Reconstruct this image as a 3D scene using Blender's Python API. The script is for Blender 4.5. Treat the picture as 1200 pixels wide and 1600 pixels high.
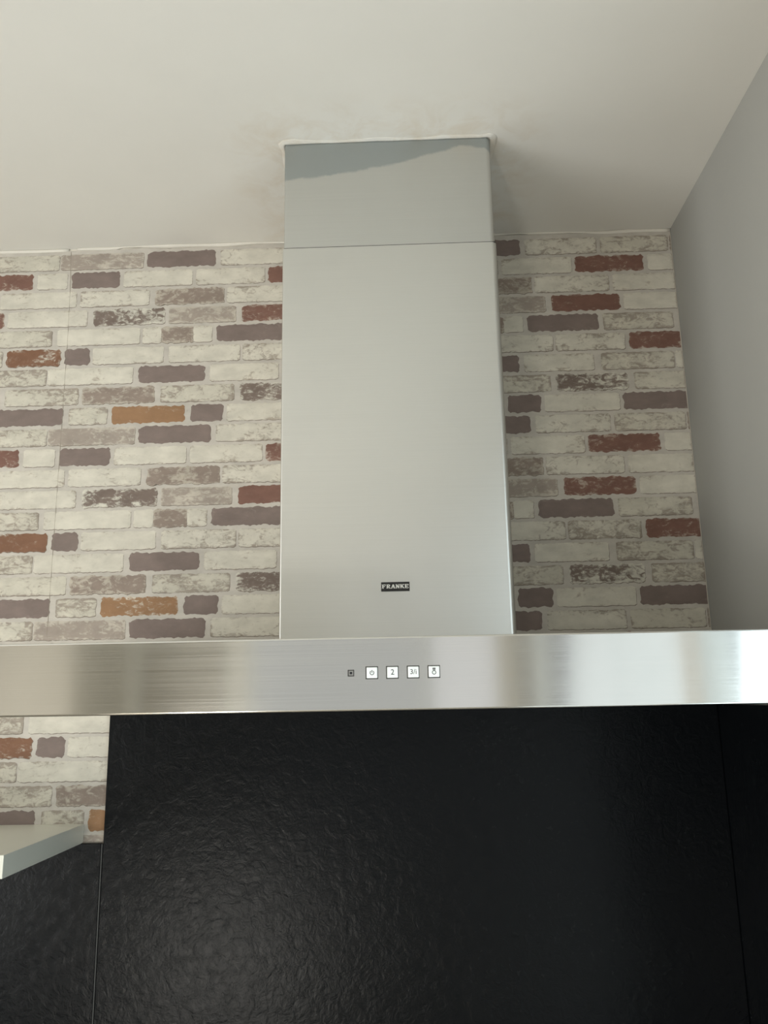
import bpy, bmesh, math, random
from mathutils import Vector, Matrix

# ------------------------------------------------------------------ reset
for o in list(bpy.data.objects):
    bpy.data.objects.remove(o, do_unlink=True)
C = bpy.context.scene.collection
SC = bpy.context.scene

# ------------------------------------------------------------------ camera
# metres; camera at the origin, x right, y towards the cooker wall, z up
cam_d = bpy.data.cameras.new('camera')
cam_d.sensor_fit = 'VERTICAL'
cam_d.sensor_height = 36.0
cam_d.lens = 1288.17 / 1600.0 * 36.0
cam_d.clip_start = 0.02
cam = bpy.data.objects.new('camera', cam_d)
C.objects.link(cam)
R_ = Vector((0.99930582, 0.03267739, -0.0178906))
U_ = Vector((0.02458281, -0.21755738, 0.97573791))
F_ = Vector((-0.02799233, 0.97550037, 0.21820966))
R_ = (R_ - F_ * R_.dot(F_)).normalized()
U_ = (-F_).cross(R_)
cam.matrix_world = Matrix(((R_.x, U_.x, -F_.x, 0), (R_.y, U_.y, -F_.y, 0), (R_.z, U_.z, -F_.z, 0), (0, 0, 0, 1)))
SC.camera = cam

# ------------------------------------------------------------------ view, world
SC.view_settings.view_transform = 'Standard'
SC.view_settings.look = 'None'
SC.view_settings.exposure = 0.0
SC.view_settings.gamma = 1.0
SC.view_settings.use_curve_mapping = False
W = bpy.data.worlds.new('world')
SC.world = W
W.use_nodes = True
bgn = W.node_tree.nodes['Background']
bgn.inputs['Color'].default_value = (0.85, 0.93, 1.0, 1)
bgn.inputs['Strength'].default_value = 0.25

# dimensions shared by everything
YW = 1.3028            # cooker wall
XR = 0.4670            # right wall
XL = -1.90             # left wall
YB = -2.20             # wall behind the camera
ZC = 0.7806            # ceiling
ZF = -1.66             # floor

def area(name, loc, direction, sx, sy, power, color):
    d = bpy.data.lights.new(name, 'AREA')
    d.shape = 'RECTANGLE'; d.size = sx; d.size_y = sy
    d.energy = power; d.color = color
    o = bpy.data.objects.new(name, d); C.objects.link(o)
    o.location = loc
    o.rotation_euler = Vector(direction).to_track_quat('-Z', 'Y').to_euler()
    return o

# added area lights as daylight in the unseen openings (door glass rear left, window rear right, glazing in the right wall)
GLARE_DOOR = (-1.22, -0.86, -1.62, -0.72)      # x0 x1 z0 z1 of the lower glass of a door added for the stone glare
RWIN = (-1.80, 0.60, -1.58, 0.52)        # y0 y1 z0 z1 of the glazing in the right wall, enlarged for fill light
LFILL_WIN = (-1.35, 0.40, -0.95, 0.45)        # y0 y1 z0 z1 of the unseen window added left, outside the hood's reflection
BFILL_WIN = (-0.76, 0.42, -0.95, 0.55)         # x0 x1 z0 z1 of the unseen window added behind the camera to fill steel reflections
area('glare_door_light', (-1.04, YB - 0.11, -1.34), (0, 1, 0.15), 0.36, 0.50, 20.0, (1.0, 0.96, 0.88))
area('rear_fill_left_pane', (-0.375, YB - 0.11, -0.20), (0, 1, 0.1), 0.85, 1.60, 1.55, (1.0, 0.985, 0.92))
area('rear_fill_right_pane', (0.245, YB - 0.11, -0.20), (0, 1, 0.1), 0.30, 1.60, 1.0, (1.0, 0.985, 0.96))
area('daylight_right_window_far_pane', (XR + 0.115, -0.97, -0.53), (-1, 0, 0.1), 1.70, 2.06, 12.4, (0.90, 0.99, 0.98))
area('daylight_right_window_near_pane', (XR + 0.115, 0.28, -0.53), (-1, 0, 0.1), 0.66, 2.06, 11.5, (0.82, 0.96, 1.0))
area('left_fill_window_light', (XL - 0.11, -0.45, -0.25), (1, 0, 0.38), 1.7, 1.4, 44, (0.99, 0.995, 0.97))

# ------------------------------------------------------------------ materials
def srgb(r, g, b):
    f = lambda c: (c / 255 / 12.92) if c / 255 <= 0.04045 else ((c / 255 + 0.055) / 1.055) ** 2.4
    return (f(r), f(g), f(b), 1.0)

class NT:
    def __init__(s, name):
        s.m = bpy.data.materials.new(name); s.m.use_nodes = True
        s.t = s.m.node_tree; s.b = s.t.nodes['Principled BSDF']
        s.out = s.t.nodes['Material Output']
    def n(s, typ, **kw):
        nd = s.t.nodes.new(typ)
        for k, v in kw.items(): setattr(nd, k, v)
        return nd
    def l(s, a, b): s.t.links.new(a, b)
    def obj_co(s, scale=(1, 1, 1)):
        tc = s.n('ShaderNodeTexCoord'); mp = s.n('ShaderNodeMapping')
        mp.inputs['Scale'].default_value = scale
        s.l(tc.outputs['Object'], mp.inputs['Vector']); return mp.outputs['Vector']
    def noise(s, vec, scale, detail=2, rough=0.5, dist=0.0):
        nd = s.n('ShaderNodeTexNoise')
        nd.inputs['Scale'].default_value = scale; nd.inputs['Detail'].default_value = detail
        nd.inputs['Roughness'].default_value = rough; nd.inputs['Distortion'].default_value = dist
        if vec is not None: s.l(vec, nd.inputs['Vector'])
        return nd.outputs['Fac']
    def ramp(s, fac, stops):
        nd = s.n('ShaderNodeValToRGB'); e = nd.color_ramp.elements
        while len(e) < len(stops): e.new(0.5)
        for i, (p, c) in enumerate(stops):
            e[i].position = p; e[i].color = c if len(c) == 4 else (*c, 1)
        s.l(fac, nd.inputs['Fac']); return nd.outputs['Color']
    def mix(s, fac, a, b, blend='MIX'):
        nd = s.n('ShaderNodeMix', data_type='RGBA', blend_type=blend)
        for sock, v in ((nd.inputs[0], fac), (nd.inputs[6], a), (nd.inputs[7], b)):
            if hasattr(v, 'links') or isinstance(v, bpy.types.NodeSocket): s.l(v, sock)
            else: sock.default_value = v
        return nd.outputs[2]
    def math(s, op, a, b=0.0, clamp=False):
        nd = s.n('ShaderNodeMath', operation=op); nd.use_clamp = clamp
        for sock, v in ((nd.inputs[0], a), (nd.inputs[1], b)):
            if isinstance(v, bpy.types.NodeSocket): s.l(v, sock)
            else: sock.default_value = v
        return nd.outputs[0]
    def bump(s, h, strength, dist=0.001):
        nd = s.n('ShaderNodeBump'); nd.inputs['Strength'].default_value = strength
        nd.inputs['Distance'].default_value = dist
        s.l(h, nd.inputs['Height']); s.l(nd.outputs['Normal'], s.b.inputs['Normal'])
    def set(s, **kw):
        for k, v in kw.items():
            s.b.inputs[k.replace('_', ' ')].default_value = v

def plain(name, col, rough=0.5, metal=0.0, spec=0.5, nscale=60, namt=0.04):
    t = NT(name)
    f = t.noise(t.obj_co(), nscale, 3)
    a = tuple(c * (1 - namt) for c in col[:3]) + (1,)
    b = tuple(min(1, c * (1 + namt)) for c in col[:3]) + (1,)
    t.l(t.mix(f, a, b), t.b.inputs['Base Color'])
    t.set(Roughness=rough, Metallic=metal); t.b.inputs['Specular IOR Level'].default_value = spec
    return t.m

def plaster(name, col, rough=0.9, wav=0.35, fine=0.25):
    t = NT(name); co = t.obj_co()
    big = t.noise(co, 2.2, 3, 0.5); small = t.noise(co, 420, 2)
    mid = t.noise(co, 14, 3)
    c0 = tuple(c * 0.975 for c in col[:3]) + (1,); c1 = tuple(c * 1.02 for c in col[:3]) + (1,)
    t.l(t.mix(mid, c0, c1), t.b.inputs['Base Color'])
    t.set(Roughness=rough); t.b.inputs['Specular IOR Level'].default_value = 0.25
    h = t.math('ADD', t.math('MULTIPLY', big, wav * 12), t.math('MULTIPLY', small, fine * 0.25))
    h = t.math('ADD', h, t.math('MULTIPLY', mid, wav * 1.2))
    t.bump(h, 0.25, 0.002)
    return t.m

M_ceil = NT('ceiling_paint')
def _ceil():
    t = M_ceil; co = t.obj_co()
    mid = t.noise(co, 9, 4)
    base = t.mix(mid, srgb(223, 220, 213), srgb(229, 226, 219))
    # old brownish cooking stain on the paint, in a ring around the flue cover
    tc = t.n('ShaderNodeTexCoord'); sx = t.n('ShaderNodeSeparateXYZ'); t.l(tc.outputs['Object'], sx.inputs[0])
    dx = t.math('MAXIMUM', t.math('SUBTRACT', t.math('ABSOLUTE', t.math('ADD', sx.outputs[0], 0.016)), 0.149), 0.0)
    dy = t.math('MAXIMUM', t.math('SUBTRACT', 1.04, sx.outputs[1]), 0.0)
    d = t.math('POWER', t.math('ADD', t.math('MULTIPLY', dx, dx), t.math('MULTIPLY', dy, dy)), 0.5)
    fall = t.math('SUBTRACT', 1.0, t.math('DIVIDE', d, 0.10), clamp=True)
    n = t.noise(co, 22, 4, 0.6, 0.6)
    blot = t.math('MULTIPLY', t.math('MULTIPLY', t.math('SUBTRACT', n, 0.42, True), 2.2), fall, clamp=True)
    t.l(t.mix(blot, base, srgb(205, 190, 168)), t.b.inputs['Base Color'])
    t.set(Roughness=0.85); t.b.inputs['Specular IOR Level'].default_value = 0.25
    big = t.noise(co, 2.0, 3); sm = t.noise(co, 420, 2)
    ridge = t.math('MULTIPLY', t.noise(co, 30, 3), t.math('SUBTRACT', 1.0, t.math('DIVIDE', d, 0.035), clamp=True))
    h = t.math('ADD', t.math('MULTIPLY', big, 3.0), t.math('MULTIPLY', sm, 0.06))
    h = t.math('ADD', h, t.math('MULTIPLY', ridge, 2.5))
    t.bump(h, 0.3, 0.002)
_ceil(); M_ceil = M_ceil.m
M_wall = plaster('grey_wall_paint', srgb(170, 169, 164))
M_wall2 = plaster('room_wall_paint', srgb(228, 222, 210))
M_darkwall = plaster('left_wall_paint', srgb(190, 182, 168))
M_seam = plain('lifted_paper_seam', srgb(176, 166, 154), 0.8)
M_caulk = plain('white_caulk', srgb(226, 221, 211), 0.6)
M_floor = None

def wallpaper_mat():
    t = NT('brick_wallpaper'); co = t.obj_co()
    ab = t.n('ShaderNodeAttribute', attribute_name='paint')
    aw = t.n('ShaderNodeAttribute', attribute_name='chip')
    sep = t.n('ShaderNodeSeparateColor'); t.l(t.n('ShaderNodeAttribute', attribute_name='wear').outputs['Color'], sep.inputs[0])
    wear, edge, seed = sep.outputs[0], sep.outputs[1], sep.outputs[2]
    # offset the noise by a per-brick seed
    cmb = t.n('ShaderNodeCombineXYZ'); t.l(t.math('MULTIPLY', seed, 40.0), cmb.inputs[1])
    va = t.n('ShaderNodeVectorMath', operation='ADD'); t.l(co, va.inputs[0]); t.l(cmb.outputs[0], va.inputs[1])
    mp = t.n('ShaderNodeMapping'); mp.inputs['Scale'].default_value = (0.6, 1, 1.0); t.l(va.outputs[0], mp.inputs['Vector'])
    v = mp.outputs['Vector']
    n1 = t.noise(v, 105, 6, 0.66, 1.2)
    n2 = t.noise(v, 26, 3, 0.5, 0.5)
    n3 = t.noise(v, 330, 3, 0.6)
    s = t.math('ADD', t.math('MULTIPLY', n1, 0.62), t.math('MULTIPLY', n2, 0.38))
    s = t.math('ADD', s, t.math('MULTIPLY', t.math('SUBTRACT', n3, 0.5), 0.16))
    s = t.math('ADD', s, t.math('MULTIPLY', edge, 0.07))
    thr = t.math('SUBTRACT', 0.70, t.math('MULTIPLY', wear, 0.40))
    mask = t.math('MULTIPLY', t.math('SUBTRACT', s, thr), 11.0, clamp=True)
    soft = t.math('MULTIPLY', t.math('SUBTRACT', s, t.math('SUBTRACT', thr, 0.06)), 3.0, clamp=True)
    mask = t.math('ADD', t.math('MULTIPLY', mask, 0.62), t.math('MULTIPLY', soft, 0.34), clamp=True)
    col = t.mix(mask, ab.outputs['Color'], aw.outputs['Color'])
    tone = t.ramp(t.noise(v, 48, 4, 0.6), [(0.3, (0.88, 0.88, 0.88)), (0.7, (1.1, 1.1, 1.1))])
    col = t.mix(1.0, col, tone, 'MULTIPLY')
    t.l(col, t.b.inputs['Base Color'])
    t.set(Roughness=0.75); t.b.inputs['Specular IOR Level'].default_value = 0.3
    t.bump(t.math('ADD', t.math('MULTIPLY', n3, 0.5), n1), 0.35, 0.0006)
    return t.m
M_paper = wallpaper_mat()

def steel(name, col, rough, aniso, brush=(3, 900, 900), bstr=0.06, patch=None, spots=True):
    t = NT(name); co = t.obj_co()
    t.set(Metallic=1.0, Roughness=rough)
    t.b.inputs['Anisotropic'].default_value = aniso; t.b.inputs['Anisotropic Rotation'].default_value = 0.25
    tg = t.n('ShaderNodeTangent', direction_type='RADIAL', axis='Z'); t.l(tg.outputs[0], t.b.inputs['Tangent'])
    mp = t.obj_co(brush); br = t.noise(mp, 1.0, 3, 0.6)
    lo = tuple(c * 0.95 for c in col[:3]) + (1,); hi = tuple(min(1, c * 1.04) for c in col[:3]) + (1,)
    base = t.mix(br, lo, hi)
    sm = t.noise(co, 5, 4, 0.55, 0.4)          # wiped, slightly greasy film
    base = t.mix(t.math('MULTIPLY', t.math('SUBTRACT', sm, 0.5, True), 0.9), base, tuple(c * 0.82 for c in col[:3]) + (1,))
    if patch: base = patch(t, co, base)
    t.l(base, t.b.inputs['Base Color'])
    r = t.math('ADD', t.math('MULTIPLY', br, 0.10), rough - 0.05 + 0.0)
    r = t.math('ADD', r, t.math('MULTIPLY', t.math('SUBTRACT', sm, 0.5), 0.08))
    t.l(r, t.b.inputs['Roughness'])
    t.bump(br, bstr, 0.0003)
    return t.m

def upper_patch(t, co, base):
    # darker bluish patch with a ragged lower edge along the top of the flue cover
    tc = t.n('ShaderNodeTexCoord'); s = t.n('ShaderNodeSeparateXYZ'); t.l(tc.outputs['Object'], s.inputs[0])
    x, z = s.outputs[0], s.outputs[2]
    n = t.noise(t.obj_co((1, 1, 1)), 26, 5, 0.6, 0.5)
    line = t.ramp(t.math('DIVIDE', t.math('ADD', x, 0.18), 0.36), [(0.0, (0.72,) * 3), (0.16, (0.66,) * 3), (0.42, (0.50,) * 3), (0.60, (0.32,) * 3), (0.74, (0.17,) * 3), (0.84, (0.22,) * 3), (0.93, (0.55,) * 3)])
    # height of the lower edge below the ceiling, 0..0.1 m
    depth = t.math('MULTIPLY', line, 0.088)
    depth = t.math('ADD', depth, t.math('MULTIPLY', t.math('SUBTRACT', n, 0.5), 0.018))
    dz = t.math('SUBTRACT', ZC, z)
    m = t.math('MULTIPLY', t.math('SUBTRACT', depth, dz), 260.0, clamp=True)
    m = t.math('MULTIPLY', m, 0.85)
    return t.mix(m, base, PATCHC)
PATCHC = (0.39, 0.43, 0.445, 1)
M_steel_band = steel('brushed_steel_canopy', (0.69, 0.685, 0.66), 0.15, 0.92, (2.5, 700, 900), 0.015)
M_steel_flue = steel('satin_steel_flue', (0.68, 0.68, 0.655), 0.34, 0.35, (4, 500, 700), 0.010)
M_steel_flue_up = steel('satin_steel_upper_flue', (0.625, 0.63, 0.61), 0.38, 0.35, (4, 500, 700), 0.010, upper_patch)
M_filter = plain('filter_mesh_steel', (0.45, 0.45, 0.44, 1), 0.4, 1.0, nscale=900, namt=0.3)

def stone():
    t = NT('leathered_black_stone'); co = t.obj_co()
    a = t.noise(co, 60, 5, 0.6, 0.8); b = t.noise(co, 170, 4, 0.6, 0.4); c = t.noise(co, 7, 3)
    v = t.n('ShaderNodeTexVoronoi'); v.inputs['Scale'].default_value = 42; v.inputs['Randomness'].default_value = 1
    wn = t.n('ShaderNodeVectorMath', operation='ADD')
    t.l(co, v.inputs['Vector'])
    fleck = t.math('MULTIPLY', t.math('SUBTRACT', b, 0.57, True), 6.0, clamp=True)
    big = t.math('MULTIPLY', t.math('SUBTRACT', c, 0.45, True), 3.0, clamp=True)
    base = t.mix(t.math('MULTIPLY', fleck, big), srgb(10, 13, 16), srgb(38, 42, 42))
    crys = t.math('MULTIPLY', t.math('SUBTRACT', 0.10, v.outputs['Distance'], True), 8.0, clamp=True)
    base = t.mix(t.math('MULTIPLY', crys, t.math('MULTIPLY', big, 0.6)), base, srgb(62, 67, 66))
    t.l(base, t.b.inputs['Base Color'])
    t.set(Roughness=0.36); t.b.inputs['Specular IOR Level'].default_value = 0.14
    rr = t.math('ADD', t.math('MULTIPLY', a, 0.08), 0.22); t.l(rr, t.b.inputs['Roughness'])
    h = t.math('ADD', t.math('MULTIPLY', a, 1.0), t.math('MULTIPLY', b, 0.3))
    t.bump(h, 0.6, 0.0012)
    return t.m
M_stone = stone()
M_joint = plain('grey_joint_filler', srgb(52, 54, 53), 0.6)
M_shelf = plain('white_lacquer', srgb(226, 226, 214), 0.32, spec=0.5, nscale=30, namt=0.02)
M_btn = plain('white_button_plastic', srgb(236, 240, 238), 0.35, nscale=200, namt=0.02)
M_bezel = plain('dark_grey_bezel', srgb(62, 60, 58), 0.4)
M_black = plain('black_enamel', srgb(24, 22, 20), 0.4)
M_letter = plain('silver_lettering', srgb(240, 238, 232), 0.4)
M_ink = plain('dark_printed_ink', srgb(20, 22, 26), 0.6)
M_frame = plain('white_window_frame', srgb(225, 225, 222), 0.4)
M_blind = plain('cream_blind_fabric', srgb(150, 142, 126), 0.9, nscale=300)
M_worktop = plain('pale_worktop', srgb(150, 140, 124), 0.4, nscale=40, namt=0.08)
M_cab = plain('kitchen_cabinet_front', srgb(196, 190, 178), 0.5)
M_wood = plain('oak_cabinet_front', srgb(176, 168, 154), 0.5, nscale=8, namt=0.2)
M_handle = plain('cabinet_handle_steel', (0.5, 0.5, 0.5, 1), 0.3, 1.0)

def floor_mat():
    t = NT('oak_floor_boards'); co = t.obj_co()
    br = t.n('ShaderNodeTexBrick'); t.l(co, br.inputs['Vector'])
    br.inputs['Scale'].default_value = 1.0; br.inputs['Brick Width'].default_value = 1.2; br.inputs['Row Height'].default_value = 0.16
    br.inputs['Mortar Size'].default_value = 0.002
    br.inputs['Color1'].default_value = srgb(212, 207, 198); br.inputs['Color2'].default_value = srgb(204, 198, 188)
    br.inputs['Mortar'].default_value = srgb(70, 55, 40)
    g = t.noise(t.obj_co((2, 30, 1)), 3, 4)
    t.l(t.mix(t.math('MULTIPLY', g, 0.35), br.outputs['Color'], srgb(180, 172, 158)), t.b.inputs['Base Color'])
    t.set(Roughness=0.45); return t.m
M_floor = floor_mat()

def glass_mat():
    t = NT('window_glass')
    tr = t.n('ShaderNodeBsdfTransparent'); gl = t.n('ShaderNodeBsdfGlossy'); gl.inputs['Roughness'].default_value = 0.02
    mx = t.n('ShaderNodeMixShader'); fr = t.n('ShaderNodeFresnel'); fr.inputs['IOR'].default_value = 1.45
    ge = t.n('ShaderNodeNewGeometry'); t.l(t.math('MULTIPLY', fr.outputs[0], t.math('SUBTRACT', 1.0, ge.outputs['Backfacing'])), mx.inputs[0]); t.l(tr.outputs[0], mx.inputs[1]); t.l(gl.outputs[0], mx.inputs[2])
    t.l(mx.outputs[0], t.out.inputs['Surface']); return t.m
M_glass = glass_mat()

# ------------------------------------------------------------------ mesh helpers
def add_box(bm, x0, x1, y0, y1, z0, z1, bevel=0.0, seg=3):
    vs = [bm.verts.new((x, y, z)) for x in (x0, x1) for y in (y0, y1) for z in (z0, z1)]
    fs = [(0, 1, 3, 2), (4, 6, 7, 5), (0, 4, 5, 1), (2, 3, 7, 6), (0, 2, 6, 4), (1, 5, 7, 3)]
    nf = [bm.faces.new([vs[i] for i in f]) for f in fs]
    bmesh.ops.recalc_face_normals(bm, faces=nf)
    if bevel > 0:
        ed = list({e for f in nf for e in f.edges})
        bmesh.ops.bevel(bm, geom=ed, offset=bevel, segments=seg, profile=0.5, affect='EDGES')

def obj(name, bm, mat, parent=None, smooth=False):
    me = bpy.data.meshes.new(name); bm.normal_update(); bm.to_mesh(me); bm.free()
    me.materials.append(mat)
    if smooth:
        for p in me.polygons: p.use_smooth = True
    o = bpy.data.objects.new(name, me); C.objects.link(o)
    if parent is not None:
        o.parent = parent
        o.matrix_parent_inverse = Matrix.Translation(-Vector(parent.location)) if parent.type == 'EMPTY' else Matrix.Identity(4)
    return o

def box(name, b, mat, parent=None, bevel=0.0, seg=3, smooth=False):
    bm = bmesh.new(); add_box(bm, *b, bevel=bevel, seg=seg)
    o = obj(name, bm, mat, parent, smooth)
    return o

def struct(o): o['kind'] = 'structure'; return o

def thing(name, label, cat, loc=(0, 0, 0), group=None):
    o = bpy.data.objects.new(name, None); C.objects.link(o); o.location = loc
    o['label'] = label; o['category'] = cat
    if group: o['group'] = group
    return o

def tag(o, label, cat, group=None):
    o['label'] = label; o['category'] = cat
    if group: o['group'] = group
    return o

def wall_with_hole(name, axis, pos, thick, a0, a1, z0, z1, holes, mat):
    """vertical wall plane at pos (thick outwards), running a0..a1, with rectangular holes (a0,a1,z0,z1)"""
    bm = bmesh.new()
    as_ = sorted({a0, a1, *[h[0] for h in holes], *[h[1] for h in holes]})
    zs = sorted({z0, z1, *[h[2] for h in holes], *[h[3] for h in holes]})
    for i in range(len(as_) - 1):
        for j in range(len(zs) - 1):
            ca, cz = (as_[i] + as_[i + 1]) / 2, (zs[j] + zs[j + 1]) / 2
            if any(h[0] < ca < h[1] and h[2] < cz < h[3] for h in holes): continue
            lo, hi = min(pos, pos + thick), max(pos, pos + thick)
            if axis == 'y': add_box(bm, as_[i], as_[i + 1], lo, hi, zs[j], zs[j + 1])
            else: add_box(bm, lo, hi, as_[i], as_[i + 1], zs[j], zs[j + 1])
    bmesh.ops.remove_doubles(bm, verts=bm.verts, dist=1e-6)
    seen = {}
    for f in bm.faces:
        k = tuple(sorted(v.index for v in f.verts)); seen.setdefault(k, []).append(f)
    bm.verts.index_update()
    seen = {}
    for f in bm.faces:
        k = tuple(sorted(v.index for v in f.verts)); seen.setdefault(k, []).append(f)
    dead = [f for l in seen.values() if len(l) > 1 for f in l]
    bmesh.ops.delete(bm, geom=dead, context='FACES_ONLY')
    bmesh.ops.recalc_face_normals(bm, faces=bm.faces)
    return struct(obj(name, bm, mat))

# ------------------------------------------------------------------ room shell
T = 0.12
wall_back = struct(box('wall_back', (XL - T, XR + T, YW, YW + T, ZF, ZC), M_wall2))
wall_with_hole('wall_right', 'x', XR, T, YB - T, YW, ZF, ZC, [RWIN], M_wall)
wall_with_hole('wall_left', 'x', XL, -T, YB - T, YW, ZF, ZC, [LFILL_WIN], M_darkwall)
wall_with_hole('wall_rear', 'y', YB, -T, XL, XR, ZF, ZC,
               [(-1.27, -0.81, ZF + 0.0, 0.40), BFILL_WIN], M_wall2)
struct(box('floor', (XL - T, XR + T, YB - T, YW + T, ZF - 0.1, ZF), M_floor))
struct(box('ceiling', (XL - T, XR + T, YB - T, YW + T, ZC, ZC + 0.1), M_ceil))

# ---- unseen openings behind and beside the camera, shaped for the light
def frame_bars(axis, pos, depth, a0, a1, z0, z1, w, mull=()):
    bm = bmesh.new()
    def b(p0, p1, q0, q1):
        lo, hi = min(pos, pos + depth), max(pos, pos + depth)
        if axis == 'y': add_box(bm, p0, p1, lo, hi, q0, q1)
        else: add_box(bm, lo, hi, p0, p1, q0, q1)
    b(a0, a0 + w, z0, z1); b(a1 - w, a1, z0, z1)
    b(a0 + w, a1 - w, z0, z0 + w); b(a0 + w, a1 - w, z1 - w, z1)
    for m, mw in mull: b(m - mw / 2, m + mw / 2, z0 + w, z1 - w)
    return bm
w1 = struct(obj('window_1', frame_bars('x', XR + 0.03, 0.05, *RWIN, 0.03, [(0.10, 0.11)]), M_frame))
struct(box('window_pane', (XR + 0.052, XR + 0.056, RWIN[0] + .03, RWIN[1] - .03, RWIN[2] + .03, RWIN[3] - .03), M_glass, w1))
w2 = struct(obj('fill_window_2', frame_bars('y', YB - 0.03, -0.05, *BFILL_WIN, 0.03, [(0.065, 0.03)]), M_frame))
struct(box('window_pane', (BFILL_WIN[0] + .03, BFILL_WIN[1] - .03, YB - 0.056, YB - 0.052, BFILL_WIN[2] + .03, BFILL_WIN[3] - .03), M_glass, w2))
w3 = struct(obj('fill_window_3', frame_bars('x', XL - 0.03, -0.05, *LFILL_WIN, 0.03, [(-0.48, 0.06)]), M_frame))
struct(box('window_pane', (XL - 0.056, XL - 0.052, LFILL_WIN[0] + .03, LFILL_WIN[1] - .03, LFILL_WIN[2] + .03, LFILL_WIN[3] - .03), M_glass, w3))
d1 = struct(obj('glare_door_1', frame_bars('y', YB - 0.02, -0.06, -1.27, -0.81, ZF, 0.40, 0.05), M_frame))
struct(box('door_pane', (-1.22, -0.86, YB - 0.056, YB - 0.052, ZF + .05, 0.35), M_glass, d1))
bl = box('added_blind', (-1.235, -0.845, YB - 0.006, YB - 0.002, -1.08, 0.33), M_blind)  # added to block the upper door glass, so the glare stays low
tag(bl, 'unseen beige blind added to keep the lit glass of the door low', 'blind')

# ------------------------------------------------------------------ brick wallpaper on the back wall
P = 0.53               # horizontal repeat
VR = 0.035750          # course height
Z0 = 0.7905            # centre of course n lies at Z0 - n*VR
ROWS = {
    1: [(-0.1858, -0.07, 'M'), (-0.5977, -0.451, 'L'), (-0.4442, -0.3231, 'T'), (-0.3152, -0.1924, 'N')],
    2: [(-0.2314, -0.1146, 'R'), (-0.6373, -0.5839, 'C'), (-0.576, -0.4911, 'T'), (-0.4843, -0.3637, 'C'), (-0.357, -0.237, 'C')],
    3: [(-0.1694, -0.0357, 'C'), (-0.559, -0.4376, 'N'), (-0.4275, -0.3067, 'K'), (-0.3022, -0.1759, 'N')],
    4: [(-0.6837, -0.5444, 'C'), (-0.5332, -0.4092, 'W'), (-0.4025, -0.2859, 'L'), (-0.2759, -0.1603, 'R')],
    5: [(-0.1911, -0.0736, 'M'), (-0.5946, -0.451, 'C'), (-0.4466, -0.3259, 'S'), (-0.3182, -0.1986, 'T')],
    6: [(-0.1499, -0.0566, 'O'), (-0.5799, -0.5356, 'T'), (-0.5312, -0.4085, 'C'), (-0.3997, -0.2777, 'N'), (-0.2734, -0.1574, 'N')],
    7: [(-0.1996, -0.0784, 'M'), (-0.6062, -0.4597, 'C'), (-0.4499, -0.336, 'T'), (-0.3283, -0.2113, 'C')],
    8: [(-0.6774, -0.551, 'M'), (-0.5444, -0.422, 'K'), (-0.4111, -0.286, 'M'), (-0.2763, -0.1579, 'W')],
    9: [(-0.1682, -0.0449, 'T'), (-0.5651, -0.4997, 'M'), (-0.4921, -0.3684, 'O'), (-0.3587, -0.3036, 'T'), (-0.2982, -0.1745, 'C')],
}
CREAM = srgb(211, 206, 193); MORT = srgb(196, 190, 181); LTAU = srgb(166, 154, 143); TAU = srgb(130, 116, 110)
REDB = srgb(127, 95, 84); ORG = srgb(154, 120, 90); WHITE = srgb(222, 219, 206); DSH = srgb(128, 117, 106); BRN = srgb(130, 96, 76)
KIND = {  # paint, chip, wear
    'C': (CREAM, srgb(158, 146, 132), 0.31), 'N': (CREAM, srgb(146, 134, 122), 0.43), 'M': (srgb(204, 199, 185), srgb(148, 136, 125), 0.49),
    'L': (srgb(162, 151, 141), srgb(200, 193, 180), 0.50), 'K': (srgb(146, 132, 122), srgb(194, 186, 172), 0.46),
    'T': (TAU, srgb(150, 138, 130), 0.22), 'W': (srgb(124, 110, 102), WHITE, 0.48),
    'R': (REDB, srgb(196, 184, 170), 0.34), 'O': (ORG, WHITE, 0.32), 'B': (BRN, WHITE, 0.33)}

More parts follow.
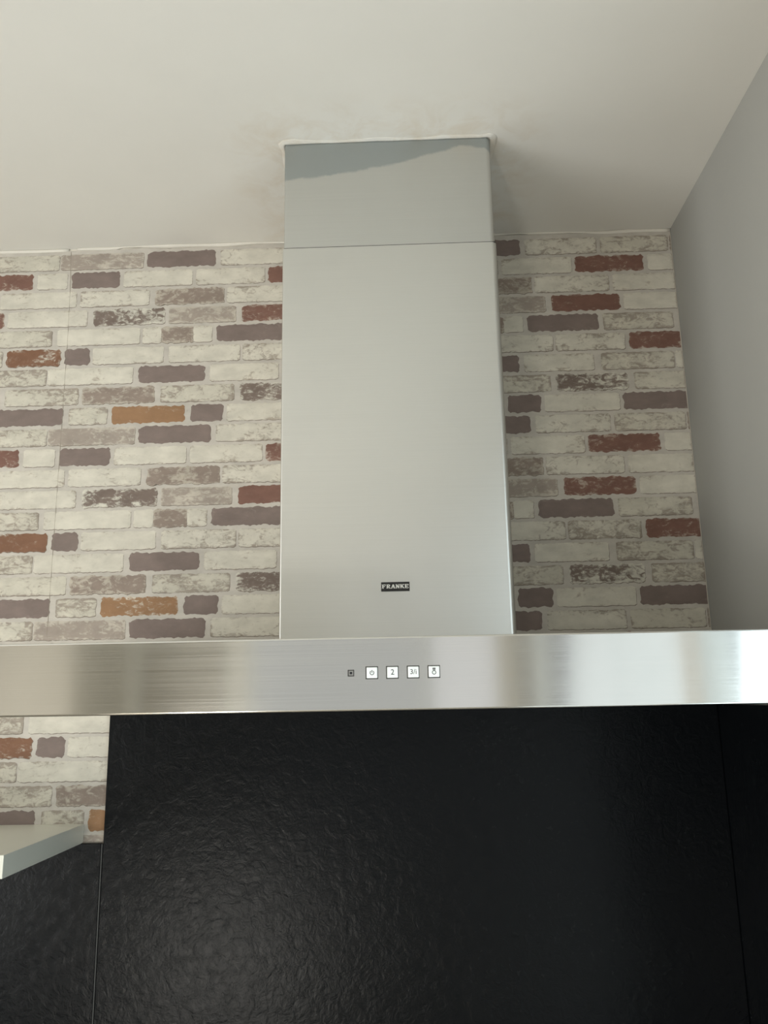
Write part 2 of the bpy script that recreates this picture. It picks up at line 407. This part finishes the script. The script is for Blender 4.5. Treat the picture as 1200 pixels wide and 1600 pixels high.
def make_wallpaper(x0, x1, z0, z1):
    rnd = random.Random(7)
    bm = bmesh.new()
    lp = bm.loops.layers.float_color.new('paint'); lc = bm.loops.layers.float_color.new('chip'); lw = bm.loops.layers.float_color.new('wear')
    yb = YW - 0.0012       # paper sheet
    def face(vs, paint, chip, wear, edges, seed):
        f = bm.faces.new(vs)
        for lo, e in zip(f.loops, edges):
            lo[lp] = paint; lo[lc] = chip; lo[lw] = (wear, e, seed, 1)
        return f
    # mortar sheet with a slightly wavy top edge (the cut edge of the paper under the ceiling)
    n = 120
    top = []; bot = []
    for i in range(n + 1):
        x = x0 + (x1 - x0) * i / n
        dz = 0.0022 + 0.0010 * math.sin(x * 21) + 0.0008 * math.sin(x * 63 + 1)
        if x > 0.36: dz += -0.001
        top.append(bm.verts.new((x, yb, z1 - max(0.0008, dz)))); bot.append(bm.verts.new((x, yb, z0)))
    for i in range(n):
        face([bot[i], bot[i + 1], top[i + 1], top[i]], MORT, DSH, 0.10, (0, 0, 0, 0), 0.2)
    def brick(a, b, zc, h, kind, seed, parts=None):
        a2, b2 = max(a, x0 + .0005), min(b, x1 - .0005)
        if b2 - a2 < 0.002: return
        r = random.Random(seed)
        paint, chip, wear = KIND[kind]
        wear += r.uniform(-0.04, 0.04)
        amp = 0.0014 if kind in 'TROBWK' else 0.0006
        corner = 0.004 if kind in 'TROBW' else 0.0022
        zt, zb = zc + h / 2, zc - h / 2
        # closed outline, jagged
        pts = []
        nx = max(4, int((b2 - a2) / 0.0035)); nz = 7
        ph = [r.uniform(0, 6.3) for _ in range(6)]
        def jig(t, k): return amp * (math.sin(t * 160 + ph[k]) * 0.5 + math.sin(t * 420 + ph[k + 1]) * 0.4 + r.uniform(-0.7, 0.7))
        cutL, cutR = a < a2 - 1e-6, b > b2 + 1e-6
        def cr(t, full):  # corner rounding pull-in at distance t from a corner
            c = corner
            return 0 if t > c else (c - math.sqrt(max(0, c * c - (c - t) ** 2))) * 0.9
        for i in range(nx + 1):
            x = a2 + (b2 - a2) * i / nx
            pull = (0 if cutL else cr(x - a2, 1)) + (0 if cutR else cr(b2 - x, 1))
            pts.append((x, zb + jig(x, 0) + pull))
        for i in range(1, nz):
            z = zb + h * i / nz
            pull = 0 if cutR else cr(min(z - zb, zt - z), 1)
            pts.append((b2 + (0 if cutR else jig(z, 2) - pull), z))
        for i in range(nx, -1, -1):
            x = a2 + (b2 - a2) * i / nx
            pull = (0 if cutL else cr(x - a2, 1)) + (0 if cutR else cr(b2 - x, 1))
            pts.append((x, zt + jig(x, 3) - pull))
        for i in range(nz - 1, 0, -1):
            z = zb + h * i / nz
            pull = 0 if cutL else cr(min(z - zb, zt - z), 1)
            pts.append((a2 + (0 if cutL else jig(z, 1) + pull), z))
        pts = [(max(x0, min(x1, x)), max(z0, min(z1 - 0.001, z))) for x, z in pts]
        cx, cz = (a2 + b2) / 2, zc
        yo, yi = yb - 0.0002, yb - 0.0006
        ins = 0.0045
        def inset(x, z):
            return (min(max(x, a2 + ins), b2 - ins) if b2 - a2 > 2 * ins else cx, min(max(z, zb + ins), zt - ins))
        # printed shade line under and right of the brick
        if kind not in 'TRO':
            sh = []
            for (x, z) in pts: sh.append(bm.verts.new((min(x1, x + 0.0006), yb - 0.0001, max(z0, z - 0.0011))))
            c = bm.verts.new((cx, yb - 0.0001, cz))
            for i in range(len(sh)):
                face([sh[i], sh[(i + 1) % len(sh)], c], DSH, MORT, 0.46, (0, 0, 0), (seed * 0.37) % 1)
        ov = [bm.verts.new((x, yo, z)) for x, z in pts]
        iv = [bm.verts.new((inset(x, z)[0], yi, inset(x, z)[1])) for x, z in pts]
        sd = (seed * 0.6180339) % 1
        m = len(pts)
        for i in range(m):
            j = (i + 1) % m
            try: face([ov[i], ov[j], iv[j], iv[i]], paint, chip, wear, (1, 1, 0, 0), sd)
            except ValueError: pass
        # inner strip: bottom verts 0..nx pair with top verts
        base_top = nx + nz  # index of first top vertex
        xs_b = iv[0:nx + 1]; xs_t = list(reversed(iv[nx + nz:nx + nz + nx + 1]))
        for i in range(nx):
            vs = [xs_b[i], xs_b[i + 1], xs_t[i + 1], xs_t[i]]
            p, c, w = paint, chip, wear
            if parts:
                u = (i + 0.5) / nx
                for (u0, u1, k2) in parts:
                    if u0 <= u < u1: p, c, w = KIND[k2]
            face(vs, p, c, w, (0, 0, 0, 0), sd)
    seed = 11
    h = VR * 0.83
    row = 1
    while Z0 - row * VR > z0 - VR:
        rr = (row - 1) % 9 + 1
        zc = Z0 - row * VR
        for bi, (a, b, k) in enumerate(ROWS[rr]):
            for nper in range(-4, 4):
                aa, bb = a + nper * P, b + nper * P
                if bb < x0 or aa > x1: continue
                sd = rr * 31 + bi * 7 + 3
                kk = k
                if k == 'O' and rr == 6: kk = 'R' if aa > 0 else 'B'
                # the brick that carries a worn white middle
                if k == 'S':
                    w = bb - aa
                    brick(aa, aa + w * .27, zc, h, 'C', sd); brick(aa + w * .27, aa + w * .73, zc, h, 'K', sd + 1); brick(aa + w * .73, bb, zc, h, 'C', sd + 2)
                else:
                    brick(aa, bb, zc, h, kk, sd)
        row += 1
    me_o = obj('wallpaper', bm, M_paper, wall_back)
    return me_o
wp = struct(make_wallpaper(XL + 0.001, XR - 0.0015, -0.36, ZC))
wp['label'] = 'whitewashed brick print wallpaper'

sb = bmesh.new()
stroke_pts = [(-0.5812, 0.7745), (-0.5792, 0.73), (-0.5778, 0.69), (-0.5765, 0.62), (-0.5760, 0.45), (-0.5760, 0.10)]
for (xa, za), (xb, zb2) in zip(stroke_pts, stroke_pts[1:]):
    f_ = [sb.verts.new((xa + d, YW - e, za)) for d, e in ((0, .0014), (0, .0021), (.0006, .0014))]
    g_ = [sb.verts.new((xb + d, YW - e, zb2)) for d, e in ((0, .0014), (0, .0021), (.0006, .0014))]
    for k in range(3): sb.faces.new((f_[k], f_[(k + 1) % 3], g_[(k + 1) % 3], g_[k]))
bmesh.ops.recalc_face_normals(sb, faces=sb.faces)
struct(obj('wallpaper_seam', sb, M_seam, wall_back))

# slightly raised overlap of two wallpaper drops, and the caulk along the ceiling
def wavy_strip(name, x0, x1, mat, zf, hf, df, n=90):
    """rounded bead along the ceiling line; zf bottom drop, df depth out of the wall as functions of x"""
    bm = bmesh.new(); rings = []
    for i in range(n + 1):
        x = x0 + (x1 - x0) * i / n
        h, d = hf(x), df(x)
        ring = [(YW - 0.0005, ZC - h), (YW - d * 0.55, ZC - h * 0.85), (YW - d * 0.95, ZC - h * 0.5), (YW - d, ZC - 0.0002), (YW - 0.0005, ZC - 0.0002)]
        rings.append([bm.verts.new((x, y, z)) for y, z in ring])
    for a, b in zip(rings, rings[1:]):
        for k in range(5):
            bm.faces.new((a[k], b[k], b[(k + 1) % 5], a[(k + 1) % 5]))
    bm.faces.new(rings[0]); bm.faces.new(rings[-1])
    bmesh.ops.recalc_face_normals(bm, faces=bm.faces)
    return struct(obj(name, bm, mat, smooth=True))
rc = random.Random(3)
wavy_strip('trim_1', -0.57, XR - 0.001, M_caulk, None,
           lambda x: 0.0035 + 0.0018 * math.sin(x * 17 + 1) + 0.0010 * math.sin(x * 57) + (0.002 if x < -0.5 else 0),
           lambda x: 0.0050 + 0.0015 * math.sin(x * 13) + 0.0010 * math.sin(x * 47 + 2))
wavy_strip('trim_2', XL + 0.001, -0.585, M_caulk, None,
           lambda x: 0.0045 + 0.0008 * math.sin(x * 19 + 1), lambda x: 0.0040 + 0.0008 * math.sin(x * 23))

# caulk skirt on the ceiling round the flue cover
def caulk_collar():
    bm = bmesh.new(); r = random.Random(5)
    x0, x1, yf = -0.1652, 0.1330, 1.0404
    path = []
    for i in range(14): path.append((x0, YW - 0.002 - (YW - 0.002 - yf) * i / 14, -1, 0))
    for i in range(5):
        a = math.pi * (1 + i / 8); path.append((x0 + .004 + .004 * math.cos(a), yf + .004 + .004 * math.sin(a), math.cos(a), math.sin(a)))
    for i in range(1, 24): path.append((x0 + .004 + (x1 - x0 - .008) * i / 24, yf, 0, -1))
    for i in range(5):
        a = math.pi * (1.5 + i / 8); path.append((x1 - .004 + .004 * math.cos(a), yf + .004 + .004 * math.sin(a), math.cos(a), math.sin(a)))
    for i in range(1, 15): path.append((x1, yf + (YW - 0.002 - yf) * i / 14, 1, 0))
    rings = []
    for k, (x, y, nx, ny) in enumerate(path):
        w = 0.0050 + 0.0015 * math.sin(k * 0.7) + r.uniform(-.0008, .0008)
        if 13 < k < 20 or 41 < k < 48: w += 0.004
        h = 0.0012 + r.uniform(-.0003, .0003)
        ring = [(-0.0010, 0.0001), (-0.0010, h), (w * .25, h * .85), (w * .6, h * .35), (w, 0.0003), (w, -0.0)]
        rings.append([bm.verts.new((x + nx * a, y + ny * a, ZC - b)) for a, b in ring])
    for a, b in zip(rings, rings[1:]):
        for k in range(6): bm.faces.new((a[k], b[k], b[(k + 1) % 6], a[(k + 1) % 6]))
    bmesh.ops.recalc_face_normals(bm, faces=bm.faces)
    return struct(obj('trim_3', bm, M_ceil, smooth=True))
caulk_collar()

# ------------------------------------------------------------------ stone panels
sp = box('splashback_panel', (-0.4655, XR - 0.0065, YW - 0.0085, YW - 0.0021, -0.740, 0.010), M_stone, bevel=0.0006, seg=1)
tag(sp, 'large black leathered stone splashback slab below the steel hood', 'splashback')
sr = box('side_splashback_panel', (XR - 0.0060, XR - 0.0005, 0.62, YW - 0.0015, -0.740, -0.020), M_stone, bevel=0.0005, seg=1)
tag(sr, 'black stone panel on the right wall, meeting the slab in the corner', 'splashback')
st = box('upstand_panel', (XL + 0.002, -0.4685, YW - 0.0085, YW - 0.0021, -0.740, -0.2068), M_stone, bevel=0.0006, seg=1)
tag(st, 'lower black stone panel under the white shelf and brick wallpaper', 'splashback')
jt = box('joint_strip', (-0.4680, -0.4662, YW - 0.0088, YW - 0.0021, -0.740, -0.2075), M_joint)
tag(jt, 'thin grey upright joint between the two black stone panels', 'joint')

# ------------------------------------------------------------------ range hood
HX0, HX1, HY, HZ0, HZ1 = -0.466, 0.434, 0.800, -0.0132, 0.0563
hood = thing('range_hood', 'wide brushed stainless steel cooker hood with tall square flue on brick wallpaper', 'cooker hood', (-0.016, YW - 0.0085, HZ0))
def canopy():
    bm = bmesh.new()
    add_box(bm, HX0, HX1, HY, YW - 0.010, HZ0, HZ1)
    # hollow the underside
    bot = min(bm.faces, key=lambda f: f.calc_center_median().z)
    r = bmesh.ops.inset_region(bm, faces=[bot], thickness=0.022)
    bot = min((f for f in bm.faces if abs(f.normal.z) > .9 and f.calc_center_median().z < HZ0 + 1e-4), key=lambda f: f.calc_area() if len([e for e in f.edges]) and abs(f.calc_center_median().x + .016) < .01 and abs(f.calc_center_median().y - (HY + YW - .01) / 2) < .01 else 99)
    ex = bmesh.ops.extrude_face_region(bm, geom=[bot])
    bmesh.ops.translate(bm, verts=[v for v in ex['geom'] if isinstance(v, bmesh.types.BMVert)], vec=(0, 0, 0.020))
    bmesh.ops.delete(bm, geom=[bot], context='FACES_ONLY')
    ed = [e for e in bm.edges if all(abs(v.co.z - HZ0) < 1e-5 or abs(v.co.z - HZ1) < 1e-5 for v in e.verts) and
          all(v.co.x < HX0 + 1e-4 or v.co.x > HX1 - 1e-4 for v in e.verts)]
    bmesh.ops.bevel(bm, geom=ed, offset=0.0018, segments=3, profile=0.5, affect='EDGES')
    bmesh.ops.recalc_face_normals(bm, faces=bm.faces)
    return bm
can = obj('canopy', canopy(), M_steel_band, hood)
for k in range(3):
    xa = HX0 + 0.03 + k * 0.282
    fl = box('grease_filter', (xa, xa + 0.274, HY + 0.05, YW - 0.05, HZ0 + 0.010, HZ0 + 0.018), M_filter, hood, bevel=0.002, seg=2)

def flue(x0, x1, yf, z0, z1, r=0.0075, rl=0.0025, seg=6, t=0.001):
    """folded sheet: open at the wall, rounded front corners"""
    bm = bmesh.new()
    def prof(off):
        p = [(x0 + off, YW - 0.0025)]
        rr = r - off; rq = rl - off
        for i in range(seg + 1):
            a = math.pi * (1 + 0.5 * i / seg); p.append((x0 + off + rq + rq * math.cos(a), yf + off + rq + rq * math.sin(a)))
        for i in range(seg + 1):
            a = math.pi * (1.5 + 0.5 * i / seg); p.append((x1 - off - rr + rr * math.cos(a), yf + off + rr + rr * math.sin(a)))
        p.append((x1 - off, YW - 0.0025)); return p
    o, i_ = prof(0), prof(t)
    zs = (z0, z1)
    vo = [[bm.verts.new((x, y, z)) for x, y in o] for z in zs]; vi = [[bm.verts.new((x, y, z)) for x, y in i_] for z in zs]
    n = len(o)
    for k in range(n - 1):
        bm.faces.new((vo[0][k], vo[0][k + 1], vo[1][k + 1], vo[1][k]))
        bm.faces.new((vi[0][k + 1], vi[0][k], vi[1][k], vi[1][k + 1]))
        for j in (0, 1): bm.faces.new((vo[j][k], vo[j][k + 1], vi[j][k + 1], vi[j][k]))
    for k in (0, n - 1): bm.faces.new((vo[0][k], vo[1][k], vi[1][k], vi[0][k]))
    bmesh.ops.recalc_face_normals(bm, faces=bm.faces)
    ob = bm
    return ob
def smooth_by(o, ang=math.radians(25)):
    me = o.data
    for p in me.polygons: p.use_smooth = True
    me.set_sharp_from_angle(angle=ang)
lo = obj('flue_cover', flue(-0.1650, 0.1335, 1.0400, HZ1 + 0.0002, 0.6132), M_steel_flue, hood); smooth_by(lo)
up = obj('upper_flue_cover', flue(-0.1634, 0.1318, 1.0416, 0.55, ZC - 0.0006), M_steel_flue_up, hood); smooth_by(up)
up['label'] = 'telescoping upper flue section with a darker bluish patch at its top'

sm_ = box('sleeve_gap_line', (-0.1632, 0.1316, 1.0403, 1.0425, 0.6130, 0.6142), M_bezel, hood)  # dark strip standing in for the reflected gap at the sleeve joint
sm_['label'] = 'thin strip coloured as the dark gap reflection where the upper flue slides into the lower one'
# ---- badge with lettering
BX0, BX1, BZ0, BZ1 = -0.0352, 0.0008, 0.1295, 0.1412
bd = box('badge', (BX0, BX1, 1.0388, 1.0401, BZ0, BZ1), M_black, hood, bevel=0.0002, seg=1)
bd['label'] = 'small black nameplate'
GL = {  # slab serif capitals drawn on a 10 x 10 cell as boxes and slanted strokes (x0,y0,x1,y1,width)
    'F': [(2.6, 0, 2.6, 10, 2.6), (0.3, .7, 5, .7, 1.4), (0.3, 9.3, 9, 9.3, 1.4), (8.4, 6.8, 8.4, 10, 1.2), (3, 5, 6.6, 5, 1.4), (6.6, 3.6, 6.6, 6.4, 1.0)],
    'R': [(2.4, 0, 2.4, 10, 2.6), (0.2, .7, 4.6, .7, 1.4), (0.2, 9.3, 6.6, 9.3, 1.4), (7.4, 5.6, 7.4, 9.2, 2.2), (3, 5, 6.8, 5, 1.4), (5, 5, 7.8, .6, 2.2), (6.4, .7, 9.8, .7, 1.4)],
    'A': [(1.6, .5, 4.8, 9.8, 1.4), (8.2, .5, 5.2, 9.8, 2.6), (3, 3.4, 7, 3.4, 1.3), (0, .7, 3.4, .7, 1.4), (6, .7, 10, .7, 1.4)],
    'N': [(2, 0, 2, 10, 1.5), (8.2, 0, 8.2, 10, 1.5), (2.0, 9.6, 8.0, .5, 2.6), (0, .7, 3.8, .7, 1.4), (0, 9.3, 3.2, 9.3, 1.4), (6.4, 9.3, 10, 9.3, 1.4)],
    'K': [(2.2, 0, 2.2, 10, 2.6), (0.2, .7, 4.4, .7, 1.4), (0.2, 9.3, 4.4, 9.3, 1.4), (3, 4.2, 8, 9.4, 1.4), (4.6, 5.6, 8.2, .6, 2.4), (5.8, 9.3, 9.6, 9.3, 1.4), (6.2, .7, 10, .7, 1.4)],
    'E': [(2.4, 0, 2.4, 10, 2.6), (0.2, .7, 9, .7, 1.4), (0.2, 9.3, 9, 9.3, 1.4), (8.5, 0, 8.5, 3.2, 1.2), (8.5, 6.8, 8.5, 10, 1.2), (3, 5, 6.4, 5, 1.4), (6.4, 3.6, 6.4, 6.4, 1.0)]}
def stroke(bm, x0, z0, x1, z1, w, y0, y1):
    d = Vector((x1 - x0, z1 - z0)); L = d.length or 1e-9; nrm = Vector((-d.y, d.x)) / L * w / 2
    q = [(x0 + nrm.x, z0 + nrm.y), (x0 - nrm.x, z0 - nrm.y), (x1 - nrm.x, z1 - nrm.y), (x1 + nrm.x, z1 + nrm.y)]
    a = [bm.verts.new((x, y0, z)) for x, z in q]; b = [bm.verts.new((x, y1, z)) for x, z in q]
    fs = [bm.faces.new(a), bm.faces.new(b)] + [bm.faces.new((a[i], a[(i + 1) % 4], b[(i + 1) % 4], b[i])) for i in range(4)]
    bmesh.ops.recalc_face_normals(bm, faces=fs)
bm = bmesh.new()
cw = (BX1 - BX0 - 0.0012) / 6; hh = 0.0052; zb_ = (BZ0 + BZ1) / 2 - hh / 2 + 0.0003
for i, ch in enumerate('FRANKE'):
    ox = BX0 + 0.0006 + i * cw + cw * 0.03
    for (x0, y0, x1, y1, w) in GL[ch]:
        sx, sz = cw * 0.094, hh / 10
        stroke(bm, ox + x0 * sx, zb_ + y0 * sz, ox + x1 * sx, zb_ + y1 * sz, w * 1.2 * (sx if x0 == x1 else sz if y0 == y1 else (sx + sz) / 2), 1.03865, 1.0389)
obj('lettering', bm, M_letter, bd)
bm = bmesh.new()
for k in (1, 2): add_box(bm, BX0 + (BX1 - BX0) * k / 3 - .00012, BX0 + (BX1 - BX0) * k / 3 + .00012, 1.03870, 1.0389, BZ0, BZ1)
obj('divider', bm, M_bezel, bd)

# ---- push buttons
def ring(bm, cx, cz, r0, r1, y0, y1, a0=0, a1=2 * math.pi, n=28):
    full = abs(a1 - a0 - 2 * math.pi) < 1e-6
    vs = []
    for i in range(n + (0 if full else 1)):
        a = a0 + (a1 - a0) * i / n
        vs.append([bm.verts.new((cx + r * math.cos(a), y, cz + r * math.sin(a))) for r, y in ((r0, y0), (r1, y0), (r1, y1), (r0, y1))])
    m = len(vs)
    for i in range(m if full else m - 1):
        a, b = vs[i], vs[(i + 1) % m]
        for k in range(4): bm.faces.new((a[k], b[k], b[(k + 1) % 4], a[(k + 1) % 4]))
    if not full: bm.faces.new(vs[0]); bm.faces.new(vs[-1])
    bmesh.ops.recalc_face_normals(bm, faces=bm.faces)
def text_mesh(body, size, cx, cz, y):
    cu = bpy.data.curves.new('txt', 'FONT'); cu.body = body; cu.size = size; cu.align_x = 'CENTER'; cu.align_y = 'CENTER'; cu.extrude = 0.00008
    to = bpy.data.objects.new('txt', cu); C.objects.link(to)
    dg = bpy.context.evaluated_depsgraph_get(); me = bpy.data.meshes.new_from_object(to.evaluated_get(dg))
    bpy.data.objects.remove(to, do_unlink=True)
    bm = bmesh.new(); bm.from_mesh(me); bpy.data.meshes.remove(me)
    for v in bm.verts: v.co = Vector((cx + v.co.x, y - v.co.z, cz + v.co.y))
    bmesh.ops.recalc_face_normals(bm, faces=bm.faces)
    return bm
BZ = 0.0222
yb0 = HY - 0.0015
for k, (cx, sym) in enumerate(((-0.0372, 'power'), (-0.0176, '2'), (0.0022, '3/i'), (0.0219, 'lamp'))):
    s = 0.0051
    b_ = box('button', (cx - s, cx + s, yb0, HY + 0.001, BZ - s, BZ + s), M_btn, hood, bevel=0.0007, seg=3)
    b_['label'] = {'power': 'white power button', '2': 'white button marked 2', '3/i': 'white button marked 3/i', 'lamp': 'white lamp button'}[sym]
    bz = bmesh.new()
    e = s + 0.0009
    for (x0, x1, z0, z1) in ((-e, e, -e, -s), (-e, e, s, e), (-e, -s, -s, s), (s, e, -s, s)):
        add_box(bz, cx - 0.0002 + x0, cx - 0.0002 + x1, HY - 0.0004, HY + 0.0006, BZ + z0, BZ + z1)
    obj('bezel', bz, M_bezel, b_)
    ys = yb0 - 0.0001
    if sym == 'power':
        bm = bmesh.new(); ring(bm, cx, BZ - .0001, 0.00155, 0.00215, ys, ys + .0003, math.radians(125), math.radians(415), 26)
        stroke(bm, cx, BZ - .0001, cx, BZ + .0026, .0006, ys, ys + .0003)
    elif sym == 'lamp':
        bm = bmesh.new(); ring(bm, cx, BZ - .0008, 0.0014, 0.0020, ys, ys + .0003)
        stroke(bm, cx - .0011, BZ + .0018, cx + .0011, BZ + .0018, .0006, ys, ys + .0003)
        stroke(bm, cx - .0014, BZ + .0030, cx + .0014, BZ + .0030, .0010, ys, ys + .0003)
        stroke(bm, cx - .0009, BZ + .0012, cx - .0009, BZ + .0028, .0005, ys, ys + .0003)
        stroke(bm, cx + .0009, BZ + .0012, cx + .0009, BZ + .0028, .0005, ys, ys + .0003)
    else:
        bm = text_mesh(sym, 0.0072 if sym == '2' else 0.0066, cx, BZ, ys + .0001)
    obj('symbol', bm, M_ink, b_)
# unlit indicator left of the buttons
cx = -0.0573
il = box('indicator_light', (cx - .0027, cx + .0027, HY - 0.0006, HY + 0.001, BZ - .0028, BZ + .0028), M_filter, hood, bevel=0.0008, seg=2)
il['label'] = 'small dark square indicator'
bm = bmesh.new()
e, s = .0031, .0023
for (x0, x1, z0, z1) in ((-e, e, -e, -s), (-e, e, s, e), (-e, -s, -s, s), (s, e, -s, s)):
    add_box(bm, cx + x0, cx + x1, HY - 0.0009, HY + 0.0005, BZ + z0, BZ + z1)
obj('bezel', bm, M_bezel, il)
bm = bmesh.new(); add_box(bm, cx - .0012, cx + .0012, HY - .0010, HY, BZ - .0012, BZ + .0012, bevel=.0003, seg=1)
obj('lens', bm, M_ink, il)

# ------------------------------------------------------------------ white shelf at the left
sh = box('wall_shelf', (-1.30, -0.4985, 1.0500, YW - 0.0015, -0.2066, -0.1796), M_shelf, bevel=0.0005, seg=2)
tag(sh, 'thick white shelf board on the brick wallpaper, above the lower black panel', 'shelf')

# ------------------------------------------------------------------ worktop and base cabinet below the picture
wt = box('worktop', (XL + 0.004, XR - 0.008, 0.68, YW - 0.0015, -0.775, -0.742), M_worktop, bevel=0.002, seg=2)
tag(wt, 'pale worktop running under the black splashback', 'worktop')
for k in range(4):
    x0 = XL + 0.006 + k * 0.588
    cb = thing('base_cabinet', ['base cabinet nearest the left wall', 'second base cabinet from the left wall', 'base cabinet under the left half of the hood', 'base cabinet in the right corner under the hood'][k] + ', pale grey front', 'cabinet', (x0 + .29, 1.0, ZF), 'base cabinets under the worktop')
    box('body', (x0, x0 + 0.584, 0.73, YW - 0.003, ZF, -0.776), M_cab, cb)
    dr = box('door', (x0 + .003, x0 + 0.581, 0.71, 0.7295, ZF + .1, -0.780), M_cab, cb, bevel=.001, seg=1)
    box('handle', (x0 + .2, x0 + 0.38, 0.694, 0.7105, -0.84, -0.828), M_handle, dr, bevel=.002, seg=2)

tc_ = thing('added_tall_cabinet', 'unseen tall pale cabinet added rear left to darken the hood reflection', 'cabinet', (-1.58, -1.9, ZF))  # added out of view to darken the left end of the canopy reflection
box('body', (-1.88, -1.30, YB + 0.003, -1.62, ZF, 0.52), M_wood, tc_)
for k in range(2):
    x0 = -1.878 + k * 0.289
    dr = box('door', (x0, x0 + 0.285, -1.6195, -1.60, ZF + .08, 0.515), M_wood, tc_, bevel=.001, seg=1)
    box('handle', (x0 + (.255 if k == 0 else .018), x0 + (.267 if k == 0 else .030), -1.6005, -1.575, -0.7, -0.4), M_handle, dr, bevel=.002, seg=2)
